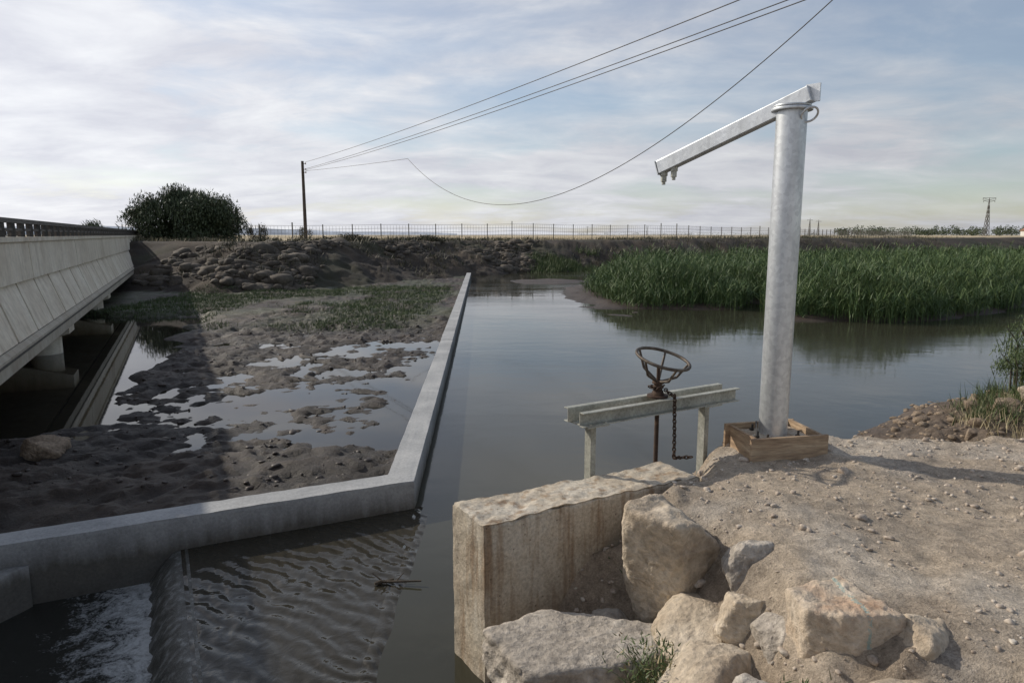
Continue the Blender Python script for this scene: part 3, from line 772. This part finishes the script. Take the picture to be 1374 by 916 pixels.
x,y=pick(1500,-1,8,48,62,lambda x,y:(sd(x,y,FAR)>-1.)&(sd(x,y,FAR)<5)&(fbm(x*.3,y*.3,407)>.05))
tufts('bank_grass',x,y,M['grass'],14,.25,.3,.8,.04,.6,.3)
x,y=pick(700,5.6,11.5,7,12.5,lambda x,y:(hz(x,y)>-.90)&(fbm(x*.7,y*.7,409)>-.05))
tufts('dry_grass',x,y,M['drygrass'],14,.07,.10,.34,.007,.8,.4)
x,y=pick(900,6.0,11.5,8,12.5,lambda x,y:(hz(x,y)>-.85)&(fbm(x*.7,y*.7,411)>-.05))
tufts('weeds',x,y,M['grass'],24,.10,.12,.42,.010,.9,.4)
def weed(px_,py_,pz_,n,h,mat,w=.007,sp=.05):
    b=np.stack([px_+rng.normal(size=n)*sp,py_+rng.normal(size=n)*sp,np.full(n,pz_)],1)
    v,f=blades(b,udir(n,.1,1.15),rng.uniform(h*.4,h,n),w,rng.uniform(0,.5,n),3)
    parts=[(v,f)]
    m=n*3;i=rng.integers(0,n,m);q_=b[i]+udir(m,.1,1.1)*rng.uniform(.1,h*.8,m)[:,None]
    parts.append(blades(q_,udir(m,.2,1.4),rng.uniform(.02,.06,m),w*1.3,.2,2))
    fastmesh('weed_plant',*join(parts),mat)
weed(.70,3.22,-.60,80,.30,M['grass'])
weed(.78,3.20,-.62,30,.34,M['drygrass'])
weed(1.14,2.42,-.30,80,.26,M['grass'])
weed(1.24,2.36,-.26,25,.28,M['drygrass'])
weed(.80,4.40,-.62,30,.2,M['grass'],sp=.04)
weed(.60,2.8,-.95,40,.3,M['grass'],sp=.08)
# ------------------------------------------------------------ bushes
def bush(name,c,R,n,leaf,mat,lobes=14,seed=1):
    e=empty(name);r_=np.random.default_rng(seed)
    P=[]
    for i in range(lobes):
        a=r_.uniform(0,6.28);rad=r_.uniform(.1,.78)
        lc=np.array([c[0]+R[0]*rad*math.cos(a),c[1]+R[1]*rad*math.sin(a),c[2]+R[2]*r_.uniform(.12,.85)*(1-.35*rad)])
        lr=np.array([R[0]*.28,R[1]*.34,R[2]*.21])*r_.uniform(.6,1.3)
        m=n//lobes;d=r_.normal(size=(m,3));d/=np.linalg.norm(d,axis=1)[:,None]
        rr=r_.uniform(.15,1.2,m)**.7
        q_=lc+d*lr*rr[:,None];P.append(q_[q_[:,2]>c[2]-.2])
    P=np.vstack(P);N=len(P)
    d=udir(N,0,1.5);parts=[blades(P,d,r_.uniform(.6,1.3,N)*leaf*2.6,leaf*.7,.25,2)]
    m=max(4,n//40);a=r_.uniform(0,6.28,m);rad=np.sqrt(r_.uniform(0,1,m))*.85
    b=np.stack([c[0]+R[0]*rad*np.cos(a),c[1]+R[1]*rad*np.sin(a),c[2]+R[2]*(.85-.6*rad**2)-.2],1)
    parts.append(blades(b,udir(m,0,.7),r_.uniform(.3,.9,m)*min(1,R[2]*.4),leaf*.7,.1,3))
    fastmesh('foliage',*join(parts),mat,e)
    mb=MB()
    for i in range(9):
        a=r_.uniform(0,6.28);p0=Vector((c[0]+.3*math.cos(a)*min(1,R[0]),c[1]+.3*math.sin(a)*min(1,R[0]),c[2]-.3))
        p1=Vector((c[0]+R[0]*.35*math.cos(a),c[1]+R[1]*.35*math.sin(a),c[2]+R[2]*.45));p2=p1+Vector((R[0]*.25*math.cos(a+.3),R[1]*.25*math.sin(a+.3),R[2]*.3))
        k_=min(1,R[0]*.3);mb.cyl(p0,p1,.10*k_,.06*k_,8);mb.cyl(p1,p2,.06*k_,.02*k_,8)
    mb.make('stems',M['bark'],e,smooth=True)
bush('bush',(-24.2,51.5,.7),(4.7,3.2,4.8),52000,.11,M['bushleaf'],44,5)
bush('shrub',(-18.4,50.,.8),(1.0,1.2,1.9),1800,.06,M['scrub'],8,6)
bush('shrub',(-17.0,56.,.9),(.9,.8,1.6),900,.06,M['scrub'],6,8)
bush('shrub',(-16.5,46.,.5),(2.6,1.4,1.0),5000,.08,M['scrub'],10,9)
bush('shrub',(-21.2,46.,.6),(2.4,1.5,1.0),5000,.08,M['scrub'],10,10)
bush('shrub',(-12.,50.,1.0),(3.0,1.2,.8),4500,.07,M['scrub'],10,19)
bush('shrub',(-7.5,55.,1.0),(2.6,1.2,.7),3500,.07,M['scrub'],8,29)
bush('shrub',(-28.8,47.,.4),(1.6,1.6,2.2),4000,.10,M['bushleaf'],8,31)
bush('shrub',(8.5,10.9,-.45),(.8,.6,.90),6000,.020,M['grass'],14,12)
bush('shrub',(7.9,10.3,-.55),(.55,.5,.55),3500,.018,M['grass'],12,14)
bush('shrub',(9.6,11.2,-.3),(.9,.7,1.1),3600,.022,M['scrub'],12,13)
# ------------------------------------------------------------ utility poles and wires
def upole(x,y,h,zb):
    e=empty('utility_pole');mb=MB();mb.cyl((x,y,zb-.6),(x,y,zb+h),.19,.13,n=14);mb.make('shaft',M['polewood'],e,smooth=True)
    mb=MB()
    for k,dz in enumerate((.25,.8,1.1)):
        mb.cyl((x+.12,y,zb+h-dz),(x+.32,y-.05,zb+h-dz),.03,n=8);mb.cyl((x+.32,y-.05,zb+h-dz-.08),(x+.32,y-.05,zb+h-dz+.1),.055,.04,n=10)
    mb.make('insulators',M['ceramic'],e)
upole(-20.9,70,8.1,.85)
upole(24.5,-5.,10.2,.0)
def wire(p0,p1,sag,n=60):
    p0=np.array(p0);p1=np.array(p1);t=np.linspace(0,1,n)[:,None]
    q=p0+(p1-p0)*t;q[:,2]-=(4*sag*t*(1-t))[:,0];return q
cu=bpy.data.curves.new('overhead_wires','CURVE');cu.dimensions='3D';cu.bevel_depth=.016;cu.bevel_resolution=1
def spl(q):
    s_=cu.splines.new('POLY');s_.points.add(len(q)-1)
    for p,c in zip(s_.points,q): p.co=(*c,1)
spl(wire((-20.6,69.95,8.85),(15.6,6.0,9.0),.50))
spl(wire((-20.6,69.95,8.20),(18.9,3.5,9.25),.50))
spl(wire((-20.6,69.95,8.10),(18.9,3.5,9.17),.62))
A=np.array((-8.4,56.6,7.75));B=np.array((9.4,21.3,8.5))
q=wire(A,B,4.7,80);ext=np.array([q[-1]+(q[-1]-q[-2])*k+np.array([0,0,-.0006*k*k]) for k in range(0,30)])
spl(q);spl(ext)
spl(wire((-20.6,69.95,8.0),tuple(A),.05,10))
o=bpy.data.objects.new('overhead_wires',cu);COL.objects.link(o);cu.materials.append(M['dark_metal'])
# ------------------------------------------------------------ fence
fe=empty('wire_fence');path=[(-32,63),(-20,63),(0,71),(20,84),(45,108),(110,190)]
posts=MB();wr=MB()
for i in range(len(path)-1):
    a=Vector((*path[i],0));b=Vector((*path[i+1],0));L=(b-a).length;n=max(1,int(L/2.6));d=(b-a)/n
    for k in range(n):
        p=a+d*k;zz=float(hz([p.x],[p.y])[0]);p2=p+d;z2=float(hz([p2.x],[p2.y])[0])
        big=(k%8==0);posts.bar((p.x,p.y,zz-.2),(p.x,p.y,zz+1.65+(.2 if big else 0)),.14 if big else .08,.08,up=(1,0,0))
        for m_ in range(1,9): 
            q1=p+d*(m_/9);wr.bar((q1.x,q1.y,zz+.05),(q1.x,q1.y,zz+1.5),.016,.016,up=(1,0,0))
        for hgt in (.15,.5,.85,1.2,1.55): wr.bar((p.x,p.y,zz+hgt),(p2.x,p2.y,z2+hgt),.025,.025)
posts.make('posts',M['fencewire'],fe);wr.make('mesh_wires',M['fencewire'],fe)
# ------------------------------------------------------------ distance
parts=[]
r_=np.random.default_rng(77)
def treeblob(x,y,z,R,h,n):
    d=r_.normal(size=(n,3));d/=np.linalg.norm(d,axis=1)[:,None];rr=r_.uniform(.5,1.1,n)[:,None]
    P=np.array([x,y,z+h*.55])+d*rr*np.array([R,R,h*.48]);P[:,2]=np.maximum(P[:,2],z)
    parts.append(blades(P,udir(n,0,1.5),r_.uniform(.6,1.4,n),1.0,.2,2))
for i in range(90):
    u=.47+.30*i/90+r_.uniform(-.004,.004)
    if r_.uniform()<.28: continue
    t=560+r_.uniform(-40,60);treeblob(u*t,t,.5,r_.uniform(3,6),r_.uniform(4.5,8.5),160)
for i in range(60):
    u=r_.uniform(.1,.75);t=1300;treeblob(u*t,t,.5,r_.uniform(5,14),r_.uniform(3,6),40)
fastmesh('distant_trees',*join(parts),M['bushleaf'])
def pylon(x,y,zb,h,w):
    e=empty('electricity_pylon');mb=MB();lv=7
    def crn(k): 
        s=w*(1-.78*min(k/lv,1));zz=zb+h*.8*k/lv
        return [Vector((x+a*s/2,y+b*s/2,zz)) for a,b in((-1,-1),(1,-1),(1,1),(-1,1))]
    tk=max(.12,h*.009)
    for k in range(lv):
        A_=crn(k);B_=crn(k+1)
        for i in range(4):
            mb.bar(A_[i],B_[i],tk,tk);j=(i+1)%4
            mb.bar(A_[i],B_[j],tk*.6,tk*.6);mb.bar(B_[i],B_[j],tk*.6,tk*.6);mb.bar(A_[j],B_[i],tk*.6,tk*.6)
    t_=crn(lv)
    for q_ in t_: mb.bar(q_,(x,y,zb+h),tk*.8,tk*.8)
    mb.make('lattice',M['fencewire'],e)
    mb=MB()
    for zz,l in ((.93,.30),(.99,.34)) if h>20 else ((.9,.3),):
        for sg in(-1,1):
            mb.bar((x,y,zb+h*zz),(x+sg*h*l*.5,y,zb+h*zz),tk,tk);mb.bar((x,y,zb+h*(zz-.05)),(x+sg*h*l*.5,y,zb+h*zz),tk*.7,tk*.7)
            mb.cyl((x+sg*h*l*.48,y,zb+h*zz),(x+sg*h*l*.48,y,zb+h*zz-h*.05),tk*.6,n=6)
    mb.make('crossarms',M['fencewire'],e)
pylon(277,404,.5,22.5,2.6)
pylon(258,600,.5,15.5,2);pylon(270,610,.5,14.5,2)
pylon(215,1100,.5,16,2.);pylon(120,1100,.5,15,2.)
fh=empty('farmhouse');hx,hy=338,455
mb=MB();mb.bar((hx,hy,2.2),(hx+22,hy,2.2),9,4.2);mb.make('walls',M['white'],fh)
add('roof',[(hx-.6,hy-5.2,4.25),(hx+22.6,hy-5.2,4.25),(hx+22.6,hy+5.2,4.25),(hx-.6,hy+5.2,4.25),(hx-.6,hy,6.6),(hx+22.6,hy,6.6)],[(0,1,5,4),(2,3,4,5),(0,4,3),(1,2,5),(3,2,1,0)],M['tile'],fh)
mb=MB()
for k in range(5): mb.bar((hx+2+k*4.2,hy-4.56,2.1),(hx+3.2+k*4.2,hy-4.56,2.1),.1,1.3 if k!=2 else 2.4)
mb.make('windows_and_door',M['glass'],fh)
V=[];F=[];n=120
for i in range(n+1):
    t=i/n;x=-5600+5200*t;y=5000
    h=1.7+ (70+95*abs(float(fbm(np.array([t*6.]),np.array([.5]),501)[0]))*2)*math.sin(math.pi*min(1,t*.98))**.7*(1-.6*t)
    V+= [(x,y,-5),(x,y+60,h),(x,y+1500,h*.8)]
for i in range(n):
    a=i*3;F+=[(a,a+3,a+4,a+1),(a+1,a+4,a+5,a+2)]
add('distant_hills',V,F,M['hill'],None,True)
# driftwood
mb=MB();p=Vector((-1.10,5.36,WZ+.02))
for a,b,r in (((0,0,0),(.34,-.02,.02),.012),((.02,.0,0),(-.08,.05,.05),.008),((.05,0,0),(.0,-.06,.04),.007),((.12,0,0),(.18,.06,.05),.006),((.0,0,0),(-.05,-.03,.0),.02),((.04,0,.0),(.10,.03,.01),.016)):
    mb.cyl(p+Vector(a),p+Vector(b),r,r*.6,8)
mb.make('driftwood_branch',M['bark'],None,smooth=True)
# ------------------------------------------------------------ world, sun, camera
SD=Vector((-.877,.48,0)).normalized();EL=math.radians(30)
w=bpy.data.worlds.new('World');S.world=w;w.use_nodes=True;nt=w.node_tree
bg=nt.nodes['Background'];sk=nt.nodes.new('ShaderNodeTexSky');sk.sky_type='NISHITA';sk.sun_disc=False
sk.sun_elevation=EL;sk.sun_rotation=math.atan2(SD.x,SD.y);sk.air_density=1.0;sk.dust_density=.7;sk.ozone_density=1.5
tc=nt.nodes.new('ShaderNodeTexCoord');sx=nt.nodes.new('ShaderNodeSeparateXYZ');nt.links.new(tc.outputs['Generated'],sx.inputs[0])
zc=mth(nt,'ADD',mth(nt,'MAXIMUM',sx.outputs[2],0.0),.16)
cx=nt.nodes.new('ShaderNodeCombineXYZ');nt.links.new(mth(nt,'DIVIDE',sx.outputs[0],zc),cx.inputs[0]);nt.links.new(mth(nt,'DIVIDE',sx.outputs[1],zc),cx.inputs[1])
mp=nt.nodes.new('ShaderNodeMapping');mp.inputs['Scale'].default_value=(.75,1.0,1);mp.inputs['Location'].default_value=(5.1,2.3,0);nt.links.new(cx.outputs[0],mp.inputs[0])
c1=noise(nt,mp.outputs[0],.9,7,.55,.2)
c2=noise(nt,mp.outputs[0],2.6,6,.6,.3)
k=mth(nt,'ADD',mth(nt,'MULTIPLY',c1,1.20),mth(nt,'MULTIPLY',c2,.50))
side=mth(nt,'MULTIPLY',sx.outputs[0],-.18)
hor=mth(nt,'MULTIPLY',mth(nt,'SUBTRACT',.33,sx.outputs[2]),.42)
k=mth(nt,'ADD',k,mth(nt,'ADD',side,hor))
msk=ramp(nt,k,[(.68,(0.30,0.30,0.30)),(.86,(.60,.60,.60)),(1.0,(.97,.97,.97))])
bright=mth(nt,'ADD',1.0,mth(nt,'MULTIPLY',sx.outputs[0],-.38))
shade=ramp(nt,c2,[(.35,(5.2,5.3,5.85)),(.7,(6.9,7.0,7.25))])
vm=nt.nodes.new('ShaderNodeVectorMath');vm.operation='SCALE';nt.links.new(shade,vm.inputs[0]);nt.links.new(bright,vm.inputs['Scale'])
out=mixc(nt,msk,sk.outputs[0],vm.outputs[0])
nt.links.new(out,bg.inputs[0]);bg.inputs[1].default_value=.115
sl=bpy.data.lights.new('sun','SUN');sl.energy=3.7;sl.angle=math.radians(.8);sl.color=(1,.915,.79)
so=bpy.data.objects.new('sun',sl);COL.objects.link(so)
dvec=Vector((SD.x*math.cos(EL),SD.y*math.cos(EL),math.sin(EL)))
so.rotation_euler=dvec.to_track_quat('Z','Y').to_euler();so.location=(0,0,30)
cd=bpy.data.cameras.new('camera');cd.lens=24;cd.sensor_width=36;cd.clip_end=20000;cd.clip_start=.05
co=bpy.data.objects.new('camera',cd);COL.objects.link(co);co.location=(0,0,1.7);co.rotation_euler=(math.radians(90-8.87),0,0)
S.camera=co
S.view_settings.view_transform='Standard';S.view_settings.look='None';S.view_settings.exposure=0
print('done')
